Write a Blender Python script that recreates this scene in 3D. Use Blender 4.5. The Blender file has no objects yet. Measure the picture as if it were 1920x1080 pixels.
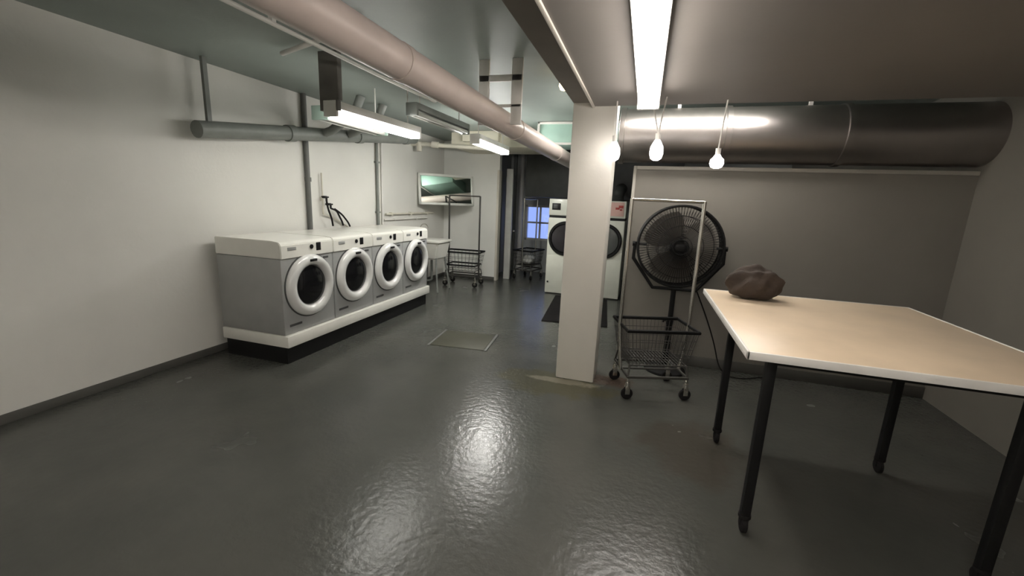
import bpy, bmesh, math, random
from mathutils import Vector, Matrix
random.seed(4)
PI = math.pi
scene = bpy.context.scene
COL = scene.collection

# ------------------------------------------------------------------ materials
def new_mat(name):
    m = bpy.data.materials.new(name); m.use_nodes = True
    nt = m.node_tree
    return m, nt, nt.nodes['Principled BSDF']

def mat(name, col, rough=.5, metal=0., var=.06, scale=6., bump=0., bscale=40., spec=.5, coat=0.):
    m, nt, b = new_mat(name)
    N, L = nt.nodes, nt.links
    b.inputs['Roughness'].default_value = rough
    b.inputs['Metallic'].default_value = metal
    b.inputs['Specular IOR Level'].default_value = spec
    b.inputs['Coat Weight'].default_value = coat
    tc = N.new('ShaderNodeTexCoord')
    n = N.new('ShaderNodeTexNoise'); n.inputs['Scale'].default_value = scale; n.inputs['Detail'].default_value = 4
    L.new(tc.outputs['Object'], n.inputs['Vector'])
    r = N.new('ShaderNodeValToRGB')
    lo = [max(0, c * (1 - var)) for c in col]; hi = [min(1, c * (1 + var)) for c in col]
    r.color_ramp.elements[0].color = (*lo, 1); r.color_ramp.elements[1].color = (*hi, 1)
    r.color_ramp.elements[0].position = .3; r.color_ramp.elements[1].position = .7
    L.new(n.outputs['Fac'], r.inputs['Fac']); L.new(r.outputs['Color'], b.inputs['Base Color'])
    if bump:
        n2 = N.new('ShaderNodeTexNoise'); n2.inputs['Scale'].default_value = bscale; n2.inputs['Detail'].default_value = 3
        L.new(tc.outputs['Object'], n2.inputs['Vector'])
        bp = N.new('ShaderNodeBump'); bp.inputs['Strength'].default_value = bump; bp.inputs['Distance'].default_value = .01
        L.new(n2.outputs['Fac'], bp.inputs['Height']); L.new(bp.outputs['Normal'], b.inputs['Normal'])
    return m

def emit(name, col, strength):
    m, nt, b = new_mat(name)
    b.inputs['Base Color'].default_value = (.9, .9, .9, 1)
    b.inputs['Emission Color'].default_value = (*col, 1)
    b.inputs['Emission Strength'].default_value = strength
    return m

def floor_mat():
    m, nt, b = new_mat('painted_floor')
    N, L = nt.nodes, nt.links
    tc = N.new('ShaderNodeTexCoord')
    def noise(s, d=4):
        n = N.new('ShaderNodeTexNoise'); n.inputs['Scale'].default_value = s; n.inputs['Detail'].default_value = d
        L.new(tc.outputs['Object'], n.inputs['Vector']); return n
    def ramp(src, p0, p1, c0, c1):
        r = N.new('ShaderNodeValToRGB')
        r.color_ramp.elements[0].position = p0; r.color_ramp.elements[1].position = p1
        r.color_ramp.elements[0].color = (*c0, 1); r.color_ramp.elements[1].color = (*c1, 1)
        L.new(src, r.inputs['Fac']); return r.outputs['Color']
    base = ramp(noise(1.6, 5).outputs['Fac'], .25, .75, (.060, .063, .056), (.084, .084, .074))
    def stain(prev, center, size, col, nscale, thr):
        s = N.new('ShaderNodeVectorMath'); s.operation = 'SUBTRACT'; s.inputs[1].default_value = (*center, 0)
        L.new(tc.outputs['Object'], s.inputs[0])
        d = N.new('ShaderNodeVectorMath'); d.operation = 'DIVIDE'; d.inputs[1].default_value = (*size, 1)
        L.new(s.outputs[0], d.inputs[0])
        l = N.new('ShaderNodeVectorMath'); l.operation = 'LENGTH'; L.new(d.outputs[0], l.inputs[0])
        nz = noise(nscale, 5)
        a = N.new('ShaderNodeMath'); a.operation = 'ADD'; L.new(l.outputs['Value'], a.inputs[0])
        mu = N.new('ShaderNodeMath'); mu.operation = 'MULTIPLY'; mu.inputs[1].default_value = 1.3
        L.new(nz.outputs['Fac'], mu.inputs[0]); L.new(mu.outputs[0], a.inputs[1])
        sc_ = N.new('ShaderNodeMath'); sc_.operation = 'MULTIPLY'; sc_.inputs[1].default_value = .4; L.new(a.outputs[0], sc_.inputs[0])
        k = ramp(sc_.outputs[0], .4 * thr - .06, .4 * thr + .06, (1, 1, 1), (0, 0, 0))
        k2 = N.new('ShaderNodeMath'); k2.operation = 'MULTIPLY'; k2.inputs[1].default_value = .75
        L.new(k, k2.inputs[0])
        mx = N.new('ShaderNodeMix'); mx.data_type = 'RGBA'
        L.new(k2.outputs[0], mx.inputs['Factor']); L.new(prev, mx.inputs['A']); mx.inputs['B'].default_value = (*col, 1)
        return mx.outputs['Result']
    c = stain(base, (-.66, 3.60), (.50, .26), (.070, .066, .034), 5, 1.66)     # worn olive patch round the pillar
    c = stain(c, (-.58, 3.655), (.34, .07), (.22, .20, .15), 9, 1.55)           # pale scuffed rim
    c = stain(c, (-.14, 3.82), (.22, .14), (.075, .048, .034), 6, 1.5)            # rusty patch
    c = stain(c, (.45, 2.9), (.5, .5), (.060, .053, .042), 3, 1.3)
    L.new(c, b.inputs['Base Color'])
    rr = ramp(noise(1.8, 3).outputs['Fac'], .25, .75, (.21,) * 3, (.285,) * 3)
    L.new(rr, b.inputs['Roughness'])
    b.inputs['Specular IOR Level'].default_value = .42
    bp = N.new('ShaderNodeBump'); bp.inputs['Strength'].default_value = .22; bp.inputs['Distance'].default_value = .012
    L.new(noise(26, 3).outputs['Fac'], bp.inputs['Height']); L.new(bp.outputs['Normal'], b.inputs['Normal'])
    return m

def block_wall_mat(name, col):
    """white painted masonry: faint courses under the paint"""
    m, nt, b = new_mat(name)
    N, L = nt.nodes, nt.links
    tc = N.new('ShaderNodeTexCoord')
    n = N.new('ShaderNodeTexNoise'); n.inputs['Scale'].default_value = 1.6; n.inputs['Detail'].default_value = 5
    L.new(tc.outputs['Object'], n.inputs['Vector'])
    r = N.new('ShaderNodeValToRGB')
    r.color_ramp.elements[0].color = (*[c * .93 for c in col], 1); r.color_ramp.elements[1].color = (*col, 1)
    r.color_ramp.elements[0].position = .3; r.color_ramp.elements[1].position = .65
    L.new(n.outputs['Fac'], r.inputs['Fac']); L.new(r.outputs['Color'], b.inputs['Base Color'])
    b.inputs['Roughness'].default_value = .55
    n2 = N.new('ShaderNodeTexNoise'); n2.inputs['Scale'].default_value = 30
    L.new(tc.outputs['Object'], n2.inputs['Vector'])
    bp = N.new('ShaderNodeBump'); bp.inputs['Strength'].default_value = .12; bp.inputs['Distance'].default_value = .01
    L.new(n2.outputs['Fac'], bp.inputs['Height']); L.new(bp.outputs['Normal'], b.inputs['Normal'])
    return m

def glass_mat(name):
    m, nt, b = new_mat(name)
    N, L = nt.nodes, nt.links
    out = N['Material Output']
    t = N.new('ShaderNodeBsdfTransparent'); t.inputs['Color'].default_value = (.86, .9, .95, 1)
    g = N.new('ShaderNodeBsdfGlossy'); g.inputs['Roughness'].default_value = .03
    mx = N.new('ShaderNodeMixShader'); mx.inputs[0].default_value = .08
    L.new(t.outputs[0], mx.inputs[1]); L.new(g.outputs[0], mx.inputs[2]); L.new(mx.outputs[0], out.inputs['Surface'])
    return m

M = dict(
    floor=floor_mat(),
    wall=block_wall_mat('white_wall_paint', (.70, .69, .645)),
    wallb=block_wall_mat('lightened_white_wall_paint', (.85, .845, .80)),  # same white as the left wall, lightened in colour where lamplight falls short
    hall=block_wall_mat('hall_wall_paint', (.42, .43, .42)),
    pillar=block_wall_mat('pillar_paint', (.78, .75, .68)),
    ceil=mat('grey_green_ceiling_paint', (.27, .31, .285), .5, var=.12, scale=1.2, bump=.1),
    soffit=mat('mauve_grey_soffit_paint', (.19, .172, .158), .6, var=.05, scale=1.5, bump=.05),
    beam=mat('shaded_beam_paint', (.16, .14, .115), .7, var=.1, scale=3),  # dark brown-grey puts the shade of the beam's underside into its colour
    trim=mat('cream_trim_paint', (.68, .64, .56), .5),
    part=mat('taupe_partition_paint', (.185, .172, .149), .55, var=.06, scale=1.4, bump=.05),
    parttrim=mat('pale_partition_edge', (.36, .34, .30), .45),
    white=mat('white_enamel', (.80, .79, .73), .3, var=.03, coat=.3),
    cream=mat('cream_enamel', (.72, .73, .64), .35, var=.03, coat=.2),
    grey=mat('grey_enamel', (.36, .365, .355), .38, var=.05, metal=.15),
    ring=mat('silver_white_door_ring', (.70, .70, .68), .22, var=.03, coat=.5),
    black=mat('black_plastic', (.009, .009, .009), .45, var=.2, spec=.3),
    blackm=mat('black_rubber', (.011, .010, .010), .85, var=.25, bump=.2, spec=.15),
    glassd=mat('dark_door_glass', (.008, .008, .009), .12, var=.2, spec=.35),
    glassp=mat('purple_black_door_glass', (.03, .027, .032), .1, var=.2, spec=.6, coat=.6),
    glassg=mat('grey_door_glass', (.085, .09, .085), .14, var=.2, spec=.5, coat=.4),
    chrome=mat('chrome_tube', (.72, .70, .66), .2, metal=1., var=.03),
    wire=mat('zinc_wire', (.065, .062, .056), .45, metal=.4, var=.1),
    blackt=mat('black_tube', (.008, .008, .008), .55, var=.15, spec=.2),
    bracket=mat('brown_grey_bracket', (.14, .13, .115), .6, var=.15),
    darkgrey=mat('dark_grey_paint', (.06, .062, .06), .5, var=.15),
    dpipe2=mat('dark_grey_pipe_paint', (.12, .122, .112), .5, var=.1),
    dpipe=mat('grey_pipe_paint', (.20, .21, .195), .5, var=.1),
    pink=mat('pinkish_pipe_jacket', (.63, .535, .49), .38, var=.07, scale=4, bump=.15, bscale=9),
    conduit=mat('pale_conduit', (.72, .70, .66), .4),
    beige=mat('beige_pipe_paint', (.62, .59, .50), .5, var=.08),
    bulk=mat('cream_bulkhead_paint', (.80, .76, .63), .6, var=.05),
    mint=mat('mint_green_paint', (.38, .56, .48), .5, var=.1, scale=3),
    hood=mat('pale_green_enamel', (.42, .56, .49), .4, var=.06),
    silver=mat('shiny_duct_jacket', (.36, .335, .32), .38, metal=1., var=.08, scale=3, bump=.25, bscale=5),
    mirror=mat('mirror_silvering', (.86, .92, .88), .015, metal=1., var=.01),
    frame=mat('pale_mirror_frame', (.62, .62, .57), .4),
    door=mat('grey_white_door_paint', (.56, .56, .53), .45),
    hatch=mat('olive_grey_plate', (.068, .067, .048), .5, var=.08, scale=5, bump=.1, spec=.25),
    table=mat('pale_wood_laminate', (.72, .58, .42), .35, var=.08, scale=3),
    edge=mat('white_table_edging', (.78, .76, .72), .4),
    cloth=mat('dark_brown_cloth', (.045, .032, .024), .85, var=.3, bump=.3),
    redtag=mat('red_print', (.45, .06, .05), .5, var=.2),
    redpale=mat('pink_label', (.72, .46, .40), .5, var=.08),
    skirting=mat('dark_skirting_paint', (.08, .078, .07), .5),
    blueg=mat('blue_grey_bag', (.10, .13, .22), .7, var=.2),
    towel=mat('white_towel', (.75, .75, .72), .9, var=.06, bump=.4),
    blade=mat('grey_brown_fan_blade', (.125, .112, .095), .55, var=.1),
    tube=emit('lit_tube', (1., .985, .93), 16),
    tubeb=emit('lit_bright_tube', (1., .985, .94), 54),
    tubem=emit('lit_mid_tube', (1., .95, .90), 26),
    tubef=emit('added_front_fill_tube', (1., .94, .87), 66),
    tubel=emit('added_back_fill_tube', (1., .985, .93), 11),
    tubew=emit('lit_warm_tube', (1., .93, .86), 12),
    bulb=emit('lit_frosted_bulb', (1., .95, .92), 7),
    warm=emit('lit_warm_bulb', (1., .74, .42), 5),
    deadtube=mat('unlit_tube', (.66, .66, .62), .3),
    pane=glass_mat('window_glass'),
)

# ------------------------------------------------------------------ mesh builder
class MB:
    def __init__(s): s.bm = bmesh.new()
    def _merge(s, b, mtx=None):
        if mtx is not None: bmesh.ops.transform(b, matrix=mtx, verts=b.verts)
        me = bpy.data.meshes.new('t'); b.to_mesh(me); b.free(); s.bm.from_mesh(me); bpy.data.meshes.remove(me)
        return s
    def box(s, lo, hi, bev=0., mtx=None, seg=2):
        b = bmesh.new(); bmesh.ops.create_cube(b, size=1)
        c = [(lo[i] + hi[i]) / 2 for i in range(3)]; d = [abs(hi[i] - lo[i]) for i in range(3)]
        for v in b.verts: v.co = Vector((c[i] + v.co[i] * d[i] for i in range(3)))
        if bev: bmesh.ops.bevel(b, geom=b.edges[:], offset=min(bev, min(d) * .45), segments=seg, affect='EDGES', profile=.5)
        return s._merge(b, mtx)
    def cyl(s, p0, p1, r, r2=None, n=20, cap=True, bev=0.):
        p0, p1 = Vector(p0), Vector(p1); ax = p1 - p0
        b = bmesh.new()
        bmesh.ops.create_cone(b, cap_ends=cap, segments=n, radius1=r, radius2=r if r2 is None else r2, depth=ax.length)
        if bev: bmesh.ops.bevel(b, geom=[e for e in b.edges if len(e.link_faces) == 2 and any(len(f.verts) > 4 for f in e.link_faces)], offset=bev, segments=3, affect='EDGES')
        q = Vector((0, 0, 1)).rotation_difference(ax.normalized())
        return s._merge(b, Matrix.Translation((p0 + p1) / 2) @ q.to_matrix().to_4x4())
    def tube(s, pts, r, n=10, closed=False, smooth=0):
        pts = [Vector(p) for p in pts]
        for _ in range(smooth):
            new = [] if closed else [pts[0]]
            k = len(pts)
            for i in range(k if closed else k - 1):
                a, c = pts[i], pts[(i + 1) % k]
                new += [a * .75 + c * .25, a * .25 + c * .75]
            if not closed: new.append(pts[-1])
            pts = new
        b = bmesh.new(); rings = []; k = len(pts); up = None
        for i, p in enumerate(pts):
            a = pts[(i - 1) % k] if (closed or i) else p
            c = pts[(i + 1) % k] if (closed or i < k - 1) else p
            t = (c - a).normalized()
            if up is None:
                up = Vector((0, 0, 1)) if abs(t.z) < .9 else Vector((1, 0, 0))
            u = (up - t * up.dot(t)).normalized(); up = u; w = t.cross(u)
            rings.append([b.verts.new(p + (u * math.cos(2 * PI * j / n) + w * math.sin(2 * PI * j / n)) * r) for j in range(n)])
        for i in range(k if closed else k - 1):
            A, B = rings[i], rings[(i + 1) % k]
            for j in range(n): b.faces.new((A[j], A[(j + 1) % n], B[(j + 1) % n], B[j]))
        if not closed:
            b.faces.new(rings[0][::-1]); b.faces.new(rings[-1])
        return s._merge(b)
    def lathe(s, prof, n=40, mtx=None, closed=False):
        """profile of (radius, height) spun about z"""
        b = bmesh.new(); R = []
        for r, z in prof:
            R.append([b.verts.new((max(r, 1e-4) * math.cos(2 * PI * j / n), max(r, 1e-4) * math.sin(2 * PI * j / n), z)) for j in range(n)])
        m = len(prof)
        for i in range(m if closed else m - 1):
            A, B = R[i], R[(i + 1) % m]
            for j in range(n): b.faces.new((A[j], A[(j + 1) % n], B[(j + 1) % n], B[j]))
        if not closed:
            b.faces.new(R[0][::-1]); b.faces.new(R[-1])
        bmesh.ops.recalc_face_normals(b, faces=b.faces)
        return s._merge(b, mtx)
    def poly(s, pts, d, bev=0.):
        """extrude polygon pts by vector d"""
        b = bmesh.new(); f = b.faces.new([b.verts.new(p) for p in pts])
        r = bmesh.ops.extrude_face_region(b, geom=[f])
        bmesh.ops.translate(b, verts=[v for v in r['geom'] if isinstance(v, bmesh.types.BMVert)], vec=Vector(d))
        bmesh.ops.recalc_face_normals(b, faces=b.faces)
        if bev: bmesh.ops.bevel(b, geom=b.edges[:], offset=bev, segments=2, affect='EDGES')
        return s._merge(b)
    def build(s, name, m, parent=None, loc=(0, 0, 0), rot=(0, 0, 0), smooth=True):
        me = bpy.data.meshes.new(name)
        s.bm.to_mesh(me); s.bm.free()
        me.materials.append(m)
        if smooth:
            for p in me.polygons: p.use_smooth = True
            try: me.set_sharp_from_angle(angle=math.radians(38))
            except Exception: pass
        o = bpy.data.objects.new(name, me); COL.objects.link(o)
        o.location = loc; o.rotation_euler = rot
        if parent: o.parent = parent
        return o

def tag(o, label=None, cat=None, group=None, kind=None):
    if label: o['label'] = label
    if cat: o['category'] = cat
    if group: o['group'] = group
    if kind: o['kind'] = kind
    return o
def thing(name, label, cat, loc=(0, 0, 0), rz=0., group=None):
    o = bpy.data.objects.new(name, None); COL.objects.link(o)
    o.empty_display_size = .1; o.location = loc; o.rotation_euler = (0, 0, rz)
    return tag(o, label, cat, group)
def copy_tree(o, parent=None):
    c = o.copy(); COL.objects.link(c); c.parent = parent
    for ch in [x for x in scene.objects if x.parent == o]: copy_tree(ch, c)
    return c
def struct(name, mb, m, label, cat='structure', smooth=True):
    o = mb.build(name, m, smooth=smooth); return tag(o, label, cat, kind='structure')

# ------------------------------------------------------------------ setting
CEIL, SOFF = 2.75, 2.41
XL, XR, YF, YB, YH = -4.0, 2.6, -1.6, 8.07, 9.6
struct('floor', MB().box((XL - .1, YF - .1, -.1), (XR + .1, YH + .1, 0)), M['floor'], 'glossy dark grey painted concrete floor', 'floor')
struct('ceiling', MB().box((XL - .1, YF - .1, CEIL), (XR + .1, YH + .1, CEIL + .1)), M['ceil'], 'grey-green painted basement ceiling', 'ceiling')
struct('wall_left', MB().box((XL - .12, YF, 0), (XL, YB, CEIL)), M['wall'], 'white painted wall behind the row of washers', 'wall')
struct('wall_back', MB().box((XL, YB, 0), (-2.80, YB + .12, CEIL)), M['wallb'], 'white back wall behind the mirror and garment cart', 'wall')
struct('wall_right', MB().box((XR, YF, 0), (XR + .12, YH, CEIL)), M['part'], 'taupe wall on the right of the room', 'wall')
struct('wall_front', MB().box((XL, YF - .12, 0), (XR, YF, CEIL)), M['wall'], 'white wall behind the viewer', 'wall')
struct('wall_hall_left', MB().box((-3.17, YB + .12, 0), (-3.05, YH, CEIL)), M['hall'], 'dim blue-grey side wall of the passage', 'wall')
WX0, WX1, WZ0, WZ1 = -2.66, -1.95, .74, 1.55
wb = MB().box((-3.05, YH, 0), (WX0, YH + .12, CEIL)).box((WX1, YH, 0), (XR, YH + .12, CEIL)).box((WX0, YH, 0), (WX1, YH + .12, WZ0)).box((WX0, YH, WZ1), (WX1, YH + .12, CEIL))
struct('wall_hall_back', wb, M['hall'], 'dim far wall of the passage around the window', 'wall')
PY = 4.58
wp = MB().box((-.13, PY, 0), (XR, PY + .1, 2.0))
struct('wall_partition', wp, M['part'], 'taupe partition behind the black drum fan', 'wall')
struct('trim_1', MB().box((-.155, PY - .012, .0), (-.125, PY + .11, 2.02), .004).box((-.125, PY - .012, 1.985), (XR, PY + .11, 2.02), .004), M['parttrim'], 'pale edging along the top and end of the partition', 'trim')
struct('baseboard_partition', MB().box((-.12, PY - .015, 0), (XR, PY, .11), .004), M['skirting'], 'dark baseboard along the partition', 'baseboard')
struct('baseboard_back', MB().box((XL, YB - .012, 0), (-2.80, YB, .07), .003), M['skirting'], 'dark baseboard along the back wall', 'baseboard')
struct('baseboard_left', MB().box((XL, YF, 0), (XL + .012, YB - .012, .07), .003), M['skirting'], 'dark baseboard along the left wall', 'baseboard')
struct('pillar', MB().box((-.66, 3.717, 0), (-.305, 4.06, CEIL), .012), M['pillar'], 'square off-white pillar in the middle of the room', 'pillar')
struct('ceiling_soffit', MB().box((-.48, YF, SOFF), (XR, 3.717, CEIL)), M['soffit'], 'low mauve-grey ceiling soffit on the right', 'ceiling')
struct('beam', MB().box((-.66, YF, SOFF + .03), (-.50, 3.717, CEIL)), M['beam'], 'beam running toward the pillar, coloured brown-grey for its shaded underside', 'beam')
struct('trim_2', MB().box((-.50, YF, SOFF - .012), (-.48, 3.717, CEIL), .003), M['trim'], 'pale strip along the soffit edge', 'trim')
struct('trim_3', MB().box((-2.84, YB - .02, 0), (-2.795, YB + .14, 2.2), .004), M['trim'], 'pale casing at the end of the back wall', 'trim')
struct('trim_4', MB().box((-2.745, 8.36, 0), (-2.612, 8.42, 2.25), .004), M['door'], 'grey-white door jamb beside the dark gap at the passage mouth', 'trim')
# bulkhead over the back wall
struct('bulkhead', MB().box((-3.36, 7.05, 2.50), (-1.55, YB, CEIL), .01).box((-3.10, 6.93, 2.58), (-2.45, 7.06, CEIL), .01), M['bulk'], 'cream boxed bulkhead under the ceiling above the back wall', 'bulkhead')
# window in the passage
w = thing('window_1', 'blue daylit window at the end of the passage', 'window', (0, YH, 0)); w['kind'] = 'structure'
fr = MB()
for a, b in (((WX0, 0, WZ0), (WX0 + .05, .1, WZ1)), ((WX1 - .05, 0, WZ0), (WX1, .1, WZ1)), ((WX0, 0, WZ0), (WX1, .1, WZ0 + .05)), ((WX0, 0, WZ1 - .05), (WX1, .1, WZ1)),
             ((WX0 + .33, .02, WZ0), (WX0 + .37, .08, WZ1)), ((WX0, .02, 1.13), (WX1, .08, 1.17))):
    fr.box(a, b, .004)
fr.build('window_frame', M['door'], w)
MB().box((WX0 + .04, .045, WZ0 + .04), (WX1 - .04, .051, WZ1 - .04)).build('window_pane', M['pane'], w)
for x, r, lab in ((-2.93, .04, 'grey vertical pipe in the dim passage, left of two'), (-2.76, .055, 'pale vertical pipe in the dim passage, right of two beside the blue window')):
    pv = MB().cyl((x, YH - r, 0), (x, YH - r, CEIL), r, n=14).build('passage_pipe', M['conduit' if r > .05 else 'dpipe'])
    tag(pv, lab, 'pipe')
# door ajar at the mouth of the passage
d1 = thing('door_1', 'grey-white door standing ajar beside the back wall', 'door', (-2.64, 8.46, 0), math.atan2(.65, -.35)); d1['kind'] = 'structure'
MB().box((0, -.02, .012), (.72, .02, 2.12), .004).build('door_leaf', M['door'], d1)
MB().cyl((.06, -.02, 1.0), (.06, -.06, 1.0), .012).lathe([(.012, 0), (.026, .01), (.028, .025), (.018, .04)], 20, Matrix.Translation((.06, -.05, 1.0)) @ Matrix.Rotation(PI / 2, 4, 'X')).build('door_handle', M['chrome'], d1)

# ------------------------------------------------------------------ washers
WP, WD = .686, .80
def RY(p): return Matrix.Translation(p) @ Matrix.Rotation(PI / 2, 4, 'Y')   # local z -> +x
def make_washer():
    t = thing('washing_machine', 'x', 'washing machine')
    hw = WP / 2 - .004
    MB().box((-WD + .02, -hw, .282), (0, hw, 1.01), .012).build('body', M['grey'], t)
    # sloped white control panel on top
    p = MB().poly([(.012, -hw, 1.012), (-WD + .02, -hw, 1.012), (-WD + .02, -hw, 1.175), (-.10, -hw, 1.175), (-.014, -hw, 1.165), (.010, -hw, 1.14)], (0, 2 * hw, 0), .006).build('control_panel', M['white'], t)
    MB().box((.008, .10, 1.055), (.016, .16, 1.135), .003).build('display', M['black'], p)
    MB().cyl((.008, .035, 1.10), (.022, .035, 1.10), .022, n=20, bev=.004).build('dial', M['black'], p)
    MB().box((.010, -.26, 1.085), (.015, -.16, 1.115), .002).build('badge', M['grey'], p)
    C = (.0, 0, .722)
    ring = MB().lathe([(.306, .0), (.306, .018), (.290, .045), (.262, .062), (.232, .060), (.208, .045), (.196, .012), (.196, .0)], 56, RY(C), closed=True).build('door', M['ring'], t)
    MB().lathe([(.198, .002), (.190, .022), (.150, .038), (.08, .048), (.0, .05)], 48, RY(C)).build('door_glass', M['glassd'], ring)
    MB().box((.054, -.045, .962), (.070, .045, .985), .005).build('door_handle', M['black'], ring)
    MB().lathe([(.318, .0), (.318, .006), (.300, .008), (.300, 0)], 56, RY(C), closed=True).build('door_seal', M['darkgrey'], t)
    MB().box((.0, -.28, .355), (.004, -.13, .378), .001).build('badge', M['darkgrey'], t)
    MB().box((.0, .20, .965), (.006, .27, .985), .002).build('latch', M['darkgrey'], t)
    return t
wl = ['grey and white front-loading washer at the end of the row beside the utility sink',
      'second washer from the utility sink, grey front with white top panel',
      'third washer from the utility sink, grey front with a dark badge near its base',
      'washer nearest the viewer at the open near end of the white and black plinth']
w0 = make_washer()
for k in range(4):
    o = w0 if k == 0 else copy_tree(w0)
    o.location = (-3.12, 5.742 - WP * (k + .5), 0); o['label'] = wl[k]; o['group'] = 'front-loading washers on the plinth'
pl = thing('washer_plinth', 'long white plinth with black toe kick under the washers', 'plinth', (-3.12, 0, 0))
MB().box((-.78, 2.995, .165), (.035, 5.76, .28), .01).build('fascia', M['white'], pl)
MB().box((-.75, 3.01, 0), (.0, 5.70, .166)).build('toe_kick', M['black'], pl)

# ------------------------------------------------------------------ pipes on the left wall
def pipe_thing(name, pts, r, m, label, cat='pipe', smooth=0, n=14, extra=None):
    mb = MB().tube(pts, r, n, smooth=smooth)
    if extra: extra(mb)
    return tag(mb.build(name, m), label, cat)
pipe_thing('drain_pipe', [(-3.967, 4.31, 1.02), (-3.967, 4.31, 2.30), (-3.967, 4.31, 2.75)], .030, M['dpipe2'], 'thick grey vertical pipe on the left wall near the water taps',
           extra=lambda mb: [mb.cyl((-3.962, 4.31, z), (-3.962, 4.31, z + .05), .037) for z in (1.08, 1.75)])
pipe_thing('riser_pipe', [(-3.97, 5.74, .98), (-3.97, 5.74, 2.75)], .022, M['dpipe'], 'slim grey vertical pipe between the middle washers and the ceiling',
           extra=lambda mb: [mb.box((-4.0, 5.70, z), (-3.95, 5.78, z + .025)) for z in (1.35, 2.1)])
pipe_thing('riser_conduit', [(-3.98, 5.87, .98), (-3.98, 5.87, 2.75)], .013, M['conduit'], 'thin pale conduit just right of the slim grey riser')
pipe_thing('water_pipe', [(-3.97, 5.95, 1.33), (-3.97, 7.0, 1.33), (-3.97, 7.55, 1.33)], .016, M['beige'], 'beige horizontal water pipe on the left wall above the last washer',
           extra=lambda mb: [mb.box((-4.0, y - .02, 1.305), (-3.95, y + .02, 1.355)) for y in (6.1, 6.7, 7.3)])
pipe_thing('water_pipe', [(-3.97, 5.90, 1.24), (-3.97, 7.3, 1.24)], .012, M['conduit'], 'thin pale water pipe just below the beige one on the left wall',
           extra=lambda mb: [mb.box((-4.004, y - .015, 1.225), (-3.955, y + .015, 1.255)) for y in (6.2, 6.9)])
for yy, lab in ((4.42, 'grey pipe stub slanting from the sloping drain to the ceiling, left of two'), (4.86, 'grey pipe stub slanting from the sloping drain to the ceiling, right of two')):
    pipe_thing('branch_pipe', [(-3.765, yy, 2.23 + .12 * (yy - 3.6)), (-3.66, yy, 2.31 + .12 * (yy - 4)), (-3.38, yy + .05, 2.56), (-3.30, yy + .07, 2.75)], .05, M['dpipe'], lab, smooth=1)
pipe_thing('drain_pipe', [(-3.84, 2.9, 2.125), (-3.84, 3.6, 2.21), (-3.84, 6.62, 2.5706)], .075, M['dpipe'], 'fat grey drain pipe sloping along the top of the left wall', n=18,
           extra=lambda mb: [mb.box((-3.855, y, 2.2 + .12 * (y - 3.55)), (-3.825, y + .04, 2.752)) for y in (3.0, 5.3, 6.6)] + [mb.cyl((-3.84, y, 2.21 + .1194 * (y - 3.6)), (-3.84, y + .10, 2.222 + .1194 * (y - 3.6)), .088) for y in (3.9, 5.1, 6.3)])
# taps with hoses
tp = thing('water_tap', 'black water taps with washer hoses on the left wall', 'tap', (-4.0, 4.60, 1.40))
MB().tube([(.03, -.05, .47), (.03, -.05, -.05), (.03, .12, -.09), (.03, .42, -.23)], .011, 8).box((0, -.07, .12), (.03, -.03, .17)).build('supply_pipe', M['beige'], tp)
for yy, zz in ((-.05, .17), (.02, .08)):
    v = MB().cyl((.02, yy, zz), (.09, yy, zz), .016).cyl((.09, yy - .035, zz), (.09, yy + .035, zz), .010).cyl((.09, yy, zz), (.09, yy, zz - .05), .013).build('valve', M['black'], tp)
for pts in ([(.09, -.05, .12), (.10, -.04, .02), (.10, .0, -.06), (.085, .04, -.12), (.08, .06, -.20)],
            [(.09, .02, .03), (.10, .12, .0), (.09, .18, -.08), (.085, .23, -.14), (.08, .26, -.20)],
            [(.04, .15, .02), (.08, .24, -.05), (.085, .30, -.11), (.08, .36, -.16), (.08, .40, -.22)]):
    MB().tube(pts, .012, 8, smooth=2).build('hose', M['blackm'], tp)

# ------------------------------------------------------------------ utility sink
s = thing('utility_sink', 'white plastic utility sink on legs beyond the last washer', 'sink', (-3.56, 6.72, 0))
tub = MB().box((-.27, -.26, .86), (.27, .26, .90), .008)
b = bmesh.new(); bmesh.ops.create_cube(b, size=1)
for v in b.verts:
    k = .20 if v.co.z < 0 else .25
    v.co = Vector((math.copysign(k, v.co.x), math.copysign(k, v.co.y), .56 if v.co.z < 0 else .87))
bmesh.ops.bevel(b, geom=b.edges[:], offset=.03, segments=3, affect='EDGES'); tub._merge(b)
tub.build('tub', M['white'], s)
for sx in (-1, 1):
    for sy in (-1, 1):
        MB().tube([(sx * .17, sy * .17, .60), (sx * .24, sy * .24, .0)], .016, 8).build('leg', M['dpipe'], s)
MB().cyl((-.23, 0, .89), (-.23, 0, .95), .02).tube([(-.23, 0, .94), (-.23, 0, 1.10), (-.18, 0, 1.16), (-.10, 0, 1.15), (-.08, 0, 1.09)], .011, 8, smooth=2).build('faucet', M['chrome'], s)
MB().cyl((0, 0, .57), (0, 0, .22), .022).tube([(0, 0, .24), (0, 0, .16), (-.12, 0, .14), (-.34, 0, .3)], .02, 8, smooth=1).build('drain', M['dpipe'], s)

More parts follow.
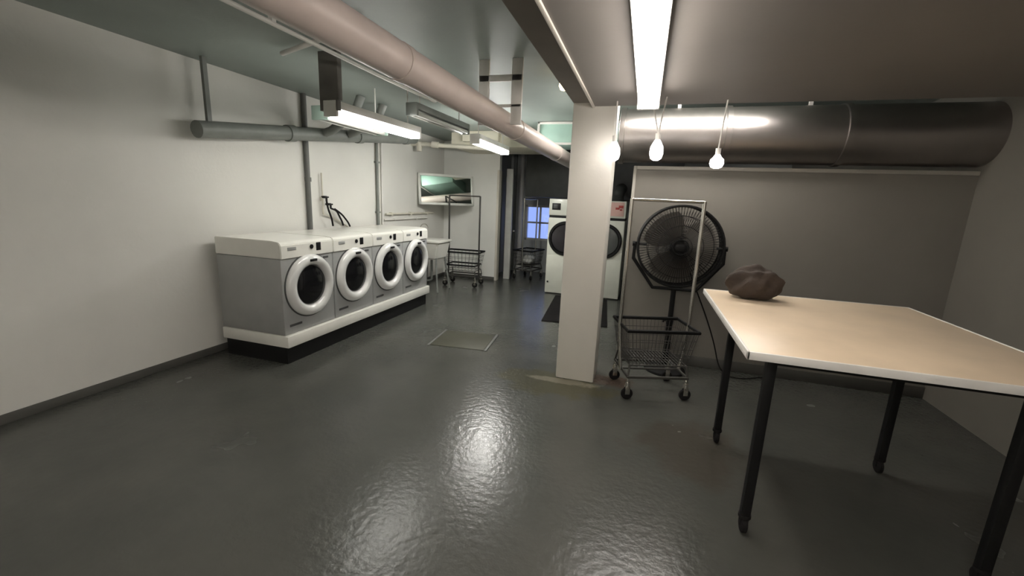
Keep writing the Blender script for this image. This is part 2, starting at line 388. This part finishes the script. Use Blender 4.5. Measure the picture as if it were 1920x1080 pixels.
# ------------------------------------------------------------------ laundry carts with a hanging rail
def make_cart(W=.60, D=.44, H=1.68, rim=.61, bot=.30, postm='chrome', rimm='blackt', nx=17, ny=12, mid=False, inset=-.005):
    t = thing('laundry_cart', 'x', 'laundry cart')
    w, d = W / 2, D / 2
    def loop(z, r, kx=1., ky=1.): return dict(pts=[(-w * kx, -d * ky, z), (w * kx, -d * ky, z), (w * kx, d * ky, z), (-w * kx, d * ky, z)], r=r, n=8, closed=True)
    MB().tube(**loop(rim, .016)).build('rim', M[rimm], t)
    if mid: MB().tube(**loop(.40, .013, .82, .86)).build('lower_rail', M[rimm], t)
    k0 = .82
    wm = MB()
    for i in range(nx + 1):
        u = -1 + 2 * i / nx
        for sy in (-1, 1):
            wm.tube([(u * w, sy * d, rim), (u * w * k0, sy * d * k0, bot)], .0024, 5)
        wm.tube([(u * w * k0, -d * k0, bot), (u * w * k0, d * k0, bot)], .0024, 5)
    for i in range(ny + 1):
        u = -1 + 2 * i / ny
        for sx in (-1, 1):
            wm.tube([(sx * w, u * d, rim), (sx * w * k0, u * d * k0, bot)], .0024, 5)
    for q in range(1, 4):
        z = rim + (bot - rim) * q / 4; k = 1 + (k0 - 1) * q / 4
        wm.tube(**loop(z, .0028, k, k))
    wm.tube(**loop(bot, .006, k0, k0))
    wm.build('basket', M['wire'], t)
    f = MB().tube(**loop(.20, .014, .86, .92))
    f.tube([(-w * .86, 0, .20), (w * .86, 0, .20)], .010, 8)
    for sx in (-1, 1):
        for sy in (-1, 1): f.tube([(sx * w * .86, sy * d * .92, .20), (sx * w * k0, sy * d * k0, bot)], .009, 8)
    f.build('undercarriage', M['wire'], t)
    for sx in (-1, 1):
        MB().tube([(sx * w * .88, 0, .19), (sx * (w - inset), 0, rim), (sx * (w - inset), 0, H)], .016, 10).build('post', M[postm], t)
    MB().tube([(-w + inset, 0, H - .004), (w - inset, 0, H - .004)], .012, 10).build('hanging_rail', M[postm], t)
    for sx in (-1, 1):
        for sy in (-1, 1):
            x, y = sx * w * .84, sy * d * .90
            c = MB().cyl((x, y, .195), (x, y, .115), .011).cyl((x, y, .15), (x, y, .115), .022)
            for q in (-1, 1): c.box((x - .02, y + q * .017 - .0015, .045), (x + .02, y + q * .017 + .0015, .118), .001)
            c = c.build('caster', M['chrome'], t)
            MB().lathe([(.046, -.013), (.05, -.008), (.05, .008), (.046, .013)], 24, Matrix.Translation((x, y, .05)) @ Matrix.Rotation(PI / 2, 4, 'X')).build('wheel', M['blackm'], c)
    return t
c0 = make_cart()
c0.location = (.175, 3.78, 0); c0.rotation_euler.z = math.radians(19)
tag(c0, 'wire laundry cart with chrome hanging rail in front of the drum fan', group='wire laundry carts with hanging rails')
c1 = make_cart(W=.70, D=.44, rim=.645, postm='wire', nx=9, ny=6, mid=True, inset=.05)
c1.location = (-3.22, 7.36, 0); c1.rotation_euler.z = math.radians(4)
tag(c1, 'empty wire laundry cart with tall rail under the corner mirror', group='wire laundry carts with hanging rails')
c2 = copy_tree(c0); c2.location = (-2.30, 8.72, 0); c2.rotation_euler.z = math.radians(78)
c2['label'] = 'wire laundry cart in the dim passage left of the white dryers'
# laundry in the passage cart
def lump(sx, sy, sz, seed):
    b = bmesh.new(); bmesh.ops.create_icosphere(b, subdivisions=4, radius=1)
    rnd = random.Random(seed); ph = [rnd.uniform(0, 6) for _ in range(6)]
    for v in b.verts:
        p = v.co.copy()
        k = 1 + .10 * math.sin(4 * p.x + ph[0]) * math.sin(5 * p.y + ph[1]) + .07 * math.sin(9 * p.y + 4 * p.z + ph[2]) + .05 * math.sin(11 * p.x - 6 * p.z + ph[3])
        v.co = Vector((p.x * k * sx, p.y * k * sy, max(p.z * k, -.75) * sz))
    m = MB(); m._merge(b); return m
tag(lump(.13, .17, .10, 2).build('towel_bundle', M['towel'], loc=(-2.29, 8.70, .395)), 'white towel bundle lying in the passage cart', 'towel')

# ------------------------------------------------------------------ corner mirror
ang = math.radians(50)
mr = thing('mirror', 'wide pale-framed mirror hung across the corner above the cart', 'mirror', (-3.613, 7.40, 1.77), ang)
mr.rotation_euler.x = math.radians(-7)
ml, mh = .56, .285
fm = MB()
for a, b in (((-ml, -.03, -mh), (ml, .01, -mh + .045)), ((-ml, -.03, mh - .045), (ml, .01, mh)), ((-ml, -.03, -mh), (-ml + .045, .01, mh)), ((ml - .045, -.03, -mh), (ml, .01, mh))):
    fm.box(a, b, .006)
fm.build('frame', M['frame'], mr)
MB().box((-ml + .03, -.012, -mh + .03), (ml - .03, .0, mh - .03)).build('mirror_glass', M['mirror'], mr, smooth=False)

# ------------------------------------------------------------------ big dryers
def make_dryer():
    t = thing('tumble_dryer', 'x', 'dryer')
    hw = .325
    MB().box((-hw, 0, .015), (hw, .85, 1.365), .015).build('body', M['cream'], t)
    MB().box((-hw + .01, .012, 1.36), (hw - .01, .80, 1.41)).build('recess', M['black'], t)
    MB().box((-hw, 0, 1.405), (hw, .85, 1.69), .012).build('control_panel', M['cream'], t)
    RX = Matrix.Translation((0, 0, 1.01)) @ Matrix.Rotation(PI / 2, 4, 'X')   # local z -> -y
    dr = MB().lathe([(.302, 0), (.302, .02), (.29, .035), (.262, .035), (.25, .015), (.25, 0)], 56, RX, closed=True).build('door', M['black'], t)
    MB().lathe([(.255, .002), (.24, .022), (.12, .035), (0, .038)], 48, RX).build('door_glass', M['glassp'], dr)
    MB().box((.262, -.05, .96), (.285, -.03, 1.06), .006).build('door_handle', M['black'], dr)
    MB().box((-hw + .012, -.004, .12), (hw - .012, .0, .70), .003).build('lower_panel', M['cream'], t)
    MB().cyl((-hw + .05, 0, .22), (-hw + .05, -.016, .22), .014, n=16).build('lock', M['black'], t)
    return t
e0 = make_dryer(); e0.location = (-1.295, 7.385, 0)
e0['group'] = 'white dryers behind the pillar'
e0['label'] = 'cream dryer left of the pillar with black display and purple-black round door'
e1 = copy_tree(e0); e1.location = (-.632, 7.385, 0)
e1['label'] = 'cream dryer right of the pillar with red-marked pink control label'
pn = [x for x in scene.objects if x.parent == e0 and x.name.startswith('control_panel')][0]
dsp = MB().box((-.27, -.008, 1.50), (-.12, .0, 1.615), .004).build('display', M['black'], pn)
MB().box((-.245, -.011, 1.525), (-.17, -.007, 1.59), .002).build('screen', M['darkgrey'], pn)
pn1 = [x for x in scene.objects if x.parent == e1 and x.name.startswith('control_panel')][0]
lbl = MB().box((.0, -.005, 1.44), (.29, .0, 1.67), .002).build('label_plate', M['redpale'], pn1)
MB().box((.15, -.008, 1.55), (.215, -.004, 1.585), .002).box((.20, -.008, 1.575), (.275, -.004, 1.62), .002).box((.22, -.008, 1.535), (.26, -.004, 1.56), .002).build('printed_mark', M['redtag'], pn1)
dg = [x for x in scene.objects if x.parent and x.parent.parent == e1 and x.name.startswith('door_glass')][0]
dg.data = dg.data.copy(); dg.data.materials[0] = M['glassg']
tag(MB().box((-.40, -.75, 0), (.50, .95, .014), .005).build('floor_mat', M['blackm'], loc=(-.90, 6.32, 0), rot=(0, 0, math.radians(5))), 'black rubber mat on the floor in front of the cream dryers', 'mat')
# dark sheet metal plenum and vents behind the dryers
pm = thing('duct_plenum', 'dark sheet-metal plenum hanging above and behind the dryers', 'duct', (0, 8.55, 0))
MB().box((-2.40, 0, 1.72), (.6, .75, CEIL), .01).build('casing', M['darkgrey'], pm)
for x, lab in ((-1.29, 'dark dryer vent hose behind the left cream dryer'), (-.50, 'dark ribbed dryer vent hose seen right of the pillar')):
    v = MB()
    v.tube([(x, 8.05, 1.69), (x, 8.05, 1.80), (x + .02, 8.12, 1.90), (x + .03, 8.35, 1.93), (x + .03, 8.548, 1.93)], .10, 16, smooth=2)
    for k in range(5): v.lathe([(.104, 0), (.112, .012), (.104, .024)], 20, Matrix.Translation((x, 8.05, 1.69 + .025 * k)))
    tag(v.build('vent_hose', M['darkgrey']), lab, 'hose')

# ------------------------------------------------------------------ overhead pipes and ducts
pp = thing('insulated_pipe', 'thick pinkish insulated pipe running overhead toward the dryers', 'pipe', (-1.22, 0, 2.27))
PX = lambda y, d=0: (.05 * (y - 4), y, -.024 * (y - 4))
MB().cyl(PX(YF), PX(8.535), .093, n=32).build('jacket', M['pink'], pp)
for y in (.6, 2.1, 3.9, 5.4, 7.0): MB().cyl(PX(y), PX(y + .06), .097, n=32).build('band', M['pink'], pp)
for y in (.5, 3.52):
    cx, _, cz = PX(y); top = CEIL - 2.27
    MB().box((cx + .098, y, cz - .04), (cx + .19, y + .02, top), .003).box((cx - .19, y, cz - .04), (cx - .098, y + .02, top), .003).box((cx - .185, y, top - .17), (cx + .185, y + .021, top - .12), .003).box((cx - .185, y, cz + .098), (cx + .185, y + .02, cz + .12), .003).build('hanger', M['conduit'], pp)
pipe_thing('ceiling_conduit', [(-2.235, .2, 2.60), (-2.235, 4.25, 2.60), (-2.235, 4.33, 2.64), (-2.235, 4.35, 2.75)], .014, M['conduit'], 'thin white conduit overhead left of the pinkish pipe', smooth=1,
           extra=lambda mb: [mb.box((-2.25, y, 2.60), (-2.22, y + .03, 2.75)) for y in (.8, 2.2, 3.7)])
pipe_thing('ceiling_conduit', [(-2.9, 2.95, 2.70), (-2.35, 2.75, 2.70), (-1.9, 2.6, 2.70)], .018, M['conduit'], 'short white conduit crossing the ceiling above the lit tube', n=10,
           extra=lambda mb: mb.box((-2.36, 2.73, 2.70), (-2.33, 2.77, 2.75)))
mb_ = thing('duct_box', 'mint green duct box with white rim under the ceiling left of the pillar', 'duct', (0, 6.2, 0))
MB().box((-1.57, 0.02, 2.46), (-.2, .8, 2.745), .004).build('casing', M['mint'], mb_)
MB().box((-1.60, 0, 2.435), (-.17, .03, 2.465), .003).box((-1.60, 0, 2.715), (-.17, .03, 2.745), .003).box((-1.60, 0, 2.435), (-1.565, .03, 2.745), .003).box((-.2, 0, 2.435), (-.17, .03, 2.745), .003).build('rim', M['edge'], mb_)
bg = pipe_thing('overflow_pipe', [(-4.0, 6.80, 2.52), (-3.72, 6.82, 2.52), (-3.45, 6.86, 2.50), (-3.3, 6.9, 2.50), (-2.75, 6.93, 2.47), (-2.3, 6.95, 2.47)], .035, M['beige'], 'beige pipe with a coupling under the cream bulkhead',
                extra=lambda mb: (mb.cyl((-3.62, 6.83, 2.515), (-3.5, 6.85, 2.505), .055), mb.cyl((-3.85, 6.81, 2.40), (-3.85, 6.81, 2.55), .045), mb.box((-2.5, 6.93, 2.47), (-2.46, 6.97, 2.60))))
sd = thing('silver_duct', 'large shiny silver duct lying above the partition', 'duct', (0, 4.62, 2.31))
MB().cyl((-.31, 0, 0), (XR, 0, 0), .255, n=48).build('jacket', M['silver'], sd)
for x in (-.32, .62, 1.55): MB().lathe([(.255, 0), (.268, .004), (.268, .05), (.255, .054)], 48, Matrix.Translation((x, 0, 0)) @ Matrix.Rotation(PI / 2, 4, 'Y')).build('collar', M['silver'], sd)
for x in (.2, 1.3): MB().box((x, -.012, .25), (x + .03, .012, .44)).build('hanger', M['conduit'], sd)

# ------------------------------------------------------------------ lights
def make_light(length, lit, tube_m, housing_m, w=.13):
    t = thing('fluorescent_light', 'x', 'light')
    MB().box((-w / 2, 0, .035), (w / 2, length, .10), .008).build('housing', housing_m, t)
    for sx in (-1, 1):
        MB().cyl((sx * w * .27, .03, 0.0), (sx * w * .27, length - .03, 0.0), .024, n=16).build('tube', tube_m, t)
    MB().box((-w / 2, -.004, -.025), (w / 2, .028, .0995), .006).build('end_cap', housing_m, t)
    MB().box((-w / 2, length - .028, -.025), (w / 2, length + .004, .0995), .006).build('end_cap', housing_m, t)
    return t
def hang(t, pts, top, m=None):
    for (x, y) in pts: MB().cyl((x, y, .095), (x, y, top - t.location.z), .007, n=8).build('hanger_rod', m or M['conduit'], t)
GL = 'overhead fluorescent strip lights'
la = make_light(1.26, True, M['tube'], M['edge']); la.location = (-2.53, 3.03, 2.26); la.rotation_euler.z = math.radians(-3)
tag(la, 'lit fluorescent strip hanging above the washers', group=GL)
MB().box((-.10, .0, .10), (.09, .05, .47), .004).box((-.10, .0, .02), (-.07, .04, .12), .003).box((.05, .0, .02), (.08, .04, .12), .003).build('mount_bracket', M['bracket'], la)
hang(la, ((0, 1.1),), CEIL)
lb = make_light(1.24, True, M['tubeb'], M['edge']); lb.location = (-2.14, 5.16, 2.33)
tag(lb, 'lit fluorescent strip in front of the cream bulkhead', group=GL); hang(lb, ((0, .12), (0, 1.1)), CEIL)
lc = make_light(2.40, True, M['tubew'], M['edge'], .15); lc.location = (-.055, .88, 2.3105)
tag(lc, 'lit long fluorescent strip fixed to the mauve-grey soffit', group=GL)
lh = make_light(1.22, True, M['tubef'], M['edge'], .15); lh.location = (-.2, -1.45, 2.3105)  # unseen lamp added to throw more light on the pillar front
tag(lh, 'added fluorescent fill strip on the soffit, unseen behind the viewer', group=GL)
ld = make_light(1.22, False, M['deadtube'], M['dpipe']); ld.location = (-2.32, 3.95, 2.44); ld.rotation_euler.z = math.radians(-2)
tag(ld, 'unlit grey fluorescent strip hanging between the two lit strips', group=GL); hang(ld, ((0, .15), (0, 1.05)), CEIL)
le = make_light(.95, False, M['deadtube'], M['hood'], .18); le.location = (-2.92, 3.36, 2.30)
tag(le, 'unlit pale green fluorescent fixture on a white rod nearest the left wall', group=GL); hang(le, ((.0, .05), (0, .85)), CEIL)
lf = make_light(1.22, True, M['tubem'], M['edge']); lf.location = (-.24, 4.12, 2.645); lf.rotation_euler.z = math.radians(-90)
tag(lf, 'lit fluorescent strip on the ceiling behind the soffit, over the silver duct', group=GL)
lg = make_light(1.22, True, M['tubel'], M['edge']); lg.location = (-.66, 4.25, 2.52); lg.rotation_euler.z = math.radians(4); hang(lg, ((0, .15), (0, 1.05)), CEIL)  # added lamp, kept out of sight, to brighten the dryers and far walls
tag(lg, 'added fluorescent fill strip hidden behind the pillar, brightening the dryers and back of the room', group=GL)
# hanging bulbs
def bulb_thing(x, y, z0, z1, cords, label, m=None):
    t = thing('pendant_bulb', label, 'light', (x, y, z1), group='white bulbs hanging on cords under the soffit')
    h = z1 - z0
    MB().lathe([(.018, 0), (.030, -.02), (.046, -h * .35), (.050, -h * .65), (.040, -h * .9), (.018, -h), (0, -h)], 24).build('bulb', m or M['bulb'], t)
    MB().cyl((0, 0, -.004), (0, 0, .045), .019, n=16).build('socket', M['edge'], t)
    for (dx, dy) in cords:
        MB().tube([(0, 0, .04), (dx * .45, dy * .4, (SOFF - z1) * .55), (dx, dy, SOFF - z1 + .004)], .0055, 8, smooth=2).build('cord', M['edge'], t)
    return t
bulb_thing(.034, 3.48, 1.965, 2.115, ((-.075, -.06), (.035, -.02)), 'white glowing bulb on two cords above the partition in front of the silver duct')
bulb_thing(-.285, 3.55, 1.965, 2.11, ((-.005, .0),), 'white glowing bulb hanging at the right edge of the pillar')
bulb_thing(.475, 3.60, 1.925, 2.025, ((.02, .0),), 'white glowing bulb farthest from the pillar, above the drum fan')
wbulb = thing('ceiling_bulb', 'warm yellow bare bulb in a ceiling socket left of the beam', 'light', (-.79, 3.92, CEIL))
MB().cyl((0, 0, 0), (0, 0, -.02), .06, n=24).cyl((0, 0, -.015), (0, 0, -.06), .028).build('socket', M['edge'], wbulb)
MB().lathe([(.014, -.05), (.022, -.07), (.042, -.10), (.045, -.125), (.03, -.155), (0, -.165)], 24).build('bulb', M['warm'], wbulb)

# ------------------------------------------------------------------ drum fan
FR = .381
fan = thing('drum_fan', 'large black pedestal fan in a round wire cage before the partition', 'fan', (.340, 4.34, 0), math.radians(3))
FZ = 1.262
MB().lathe([(.195, 0), (.20, .008), (.195, .022), (.10, .04), (.045, .07), (0, .07)], 40).build('base', M['blackt'], fan)
po = MB().cyl((0, 0, .06), (0, 0, .52), .031, n=16).cyl((0, 0, .5), (0, 0, FZ - .42), .024, n=16).cyl((0, 0, .49), (0, 0, .54), .038, n=16).build('pole', M['blackt'], fan)
MB().cyl((0, 0, .515), (-.06, 0, .515), .007, n=8).cyl((-.055, 0, .515), (-.075, 0, .515), .018, n=12).build('knob', M['blackt'], po)
MB().tube([(-.405, 0, .02 + FZ), (-.41, 0, FZ - .14), (-.20, 0, FZ - .42), (.20, 0, FZ - .42), (.41, 0, FZ - .14), (.405, 0, .02 + FZ)], .017, 10).build('yoke', M['blackt'], fan)
for sx in (-1, 1):
    MB().cyl((sx * .30, 0, FZ), (sx * .415, 0, FZ), .012, n=12).cyl((sx * .405, 0, FZ), (sx * .43, 0, FZ), .024, n=14).build('pivot_knob', M['blackt'], fan)
cg = MB()
def ring(r, y, th): cg.tube([(r * math.cos(2 * PI * k / 48), y, FZ + r * math.sin(2 * PI * k / 48)) for k in range(48)], th, 6, closed=True)
ring(FR, -.085, .012); ring(FR, .085, .010); ring(FR, 0, .009)
for sy in (-1, 1):
    for r in (.10, .20, .29): ring(r, sy * (.085 + .05 * (1 - (r / FR) ** 2)), .003)
    ring(.07, sy * .135, .005)
    for k in range(84):
        a = 2 * PI * k / 84
        P = [(r * math.cos(a), sy * (.085 + .052 * (1 - (r / FR) ** 2)), FZ + r * math.sin(a)) for r in (FR, .25, .12, .05)]
        cg.tube(P, .0021, 4)
for k in range(28):
    a = 2 * PI * k / 28
    cg.tube([(FR * math.cos(a), -.085, FZ + FR * math.sin(a)), (FR * math.cos(a), .085, FZ + FR * math.sin(a))], .003, 4)
cg.build('cage', M['blackt'], fan)
MB().cyl((0, -.10, FZ), (0, .16, FZ), .062, n=24, bev=.01).box((-.09, -.11, FZ - .045), (.07, -.075, FZ + .03), .008).build('motor', M['black'], fan)
for k in range(3):
    a0 = math.radians(15 + 120 * k)
    b = bmesh.new(); rows = []
    for i in range(7):
        r = .06 + (FR - .05 - .06) * i / 6
        half = .66 + .24 * math.sin(PI * (i / 6) ** .8)
        row = []
        for j in range(7):
            a = a0 + half * (-1 + 2 * j / 6)
            row.append(b.verts.new((r * math.cos(a), .045 * (-1 + 2 * j / 6), FZ + r * math.sin(a))))
        rows.append(row)
    for i in range(6):
        for j in range(6): b.faces.new((rows[i][j], rows[i + 1][j], rows[i + 1][j + 1], rows[i][j + 1]))
    bmesh.ops.solidify(b, geom=b.faces[:], thickness=.004)
    bm_ = MB(); bm_._merge(b); bm_.build('blade', M['blade'], fan)
MB().tube([(.05, .08, FZ - .06), (.18, .10, FZ - .34), (.26, .12, FZ - .50), (.36, .12, .55), (.46, .12, .30), (.52, .1, .08), (.58, .02, .012), (.72, -.02, .012), (.95, .12, .012)], .006, 8, smooth=2).build('power_cord', M['blackm'], fan)

# ------------------------------------------------------------------ folding table
tb = thing('folding_table', 'tall folding table with pale wood top at the right beside the cart', 'table', (0, 0, 0))
TZ = 1.03
MB().box((.485, 1.95, TZ - .030), (1.75, 3.42, TZ), .006).build('tabletop', M['table'], tb)
ed = MB()
for a, b in (((.478, 1.943, TZ - .034), (.490, 3.427, TZ + .002)), ((1.745, 1.943, TZ - .034), (1.757, 3.427, TZ + .002)), ((.478, 1.943, TZ - .034), (1.757, 1.955, TZ + .002)), ((.478, 3.415, TZ - .034), (1.757, 3.427, TZ + .002))):
    ed.box(a, b, .003)
ed.build('edging', M['edge'], tb)
MB().box((.66, 2.15, TZ - .11), (1.60, 2.19, TZ - .03)).box((.66, 3.03, TZ - .11), (1.60, 3.07, TZ - .03)).box((.62, 2.15, TZ - .11), (.66, 3.07, TZ - .03)).box((1.58, 2.15, TZ - .11), (1.62, 3.07, TZ - .03)).build('apron', M['blackt'], tb)
for x in (.64, 1.60):
    for y in (2.17, 3.05):
        l = MB().box((x - .022, y - .022, .09), (x + .022, y + .022, TZ - .08), .004).build('leg', M['blackt'], tb)
        MB().cyl((x, y, .10), (x, y, .085), .03, n=16).lathe([(.036, -.015), (.045, -.010), (.045, .010), (.036, .015)], 24, Matrix.Translation((x, y, .045)) @ Matrix.Rotation(PI / 2, 4, 'Y')).box((x - .02, y - .01, .04), (x + .02, y + .01, .09)).build('caster', M['blackm'], l)
tag(lump(.17, .11, .12, 7).build('cloth_bundle', M['cloth'], loc=(.76, 3.22, TZ + .098)), 'dark brown cloth bundle lying on the far end of the pale table', 'laundry')
# floor hatch
fh = thing('floor_hatch', 'olive-grey metal access plate flush in the floor', 'hatch', (-1.86, 4.36, 0), math.radians(6))
MB().box((-.33, -.28, -.02), (.29, .28, .006), .002).build('plate', M['hatch'], fh)
MB().box((.295, -.30, -.02), (.325, .30, .010), .002).box((-.36, -.30, -.02), (-.335, .30, .007), .002).build('frame', M['dpipe2'], fh)

# ------------------------------------------------------------------ world
wd = bpy.data.worlds.new('world'); scene.world = wd; wd.use_nodes = True
bg_ = wd.node_tree.nodes['Background']; bg_.inputs['Color'].default_value = (.36, .46, .95, 1); bg_.inputs['Strength'].default_value = .9

# ------------------------------------------------------------------ camera
F, YAW, PITCH, ROLL, H = 789.3, math.radians(16.87), math.radians(11.684), math.radians(2.427), 1.622
fw = Vector((-math.sin(YAW) * math.cos(PITCH), math.cos(YAW) * math.cos(PITCH), -math.sin(PITCH)))
rt = Vector((math.cos(YAW), math.sin(YAW), 0)); up = rt.cross(fw)
r2 = rt * math.cos(ROLL) + up * math.sin(ROLL); u2 = -rt * math.sin(ROLL) + up * math.cos(ROLL)
cam = bpy.data.cameras.new('camera'); co = bpy.data.objects.new('camera', cam); COL.objects.link(co)
cam.sensor_fit = 'HORIZONTAL'; cam.sensor_width = 36; cam.lens = F / 1920 * 36; cam.clip_start = .02
co.matrix_world = Matrix(((r2.x, u2.x, -fw.x, 0), (r2.y, u2.y, -fw.y, 0), (r2.z, u2.z, -fw.z, H), (0, 0, 0, 1)))
scene.camera = co
vs = scene.view_settings
scene.display_settings.display_device = 'sRGB'
vs.view_transform = 'Standard'; vs.look = 'None'; vs.gamma = 1; vs.exposure = .7; vs.use_curve_mapping = False
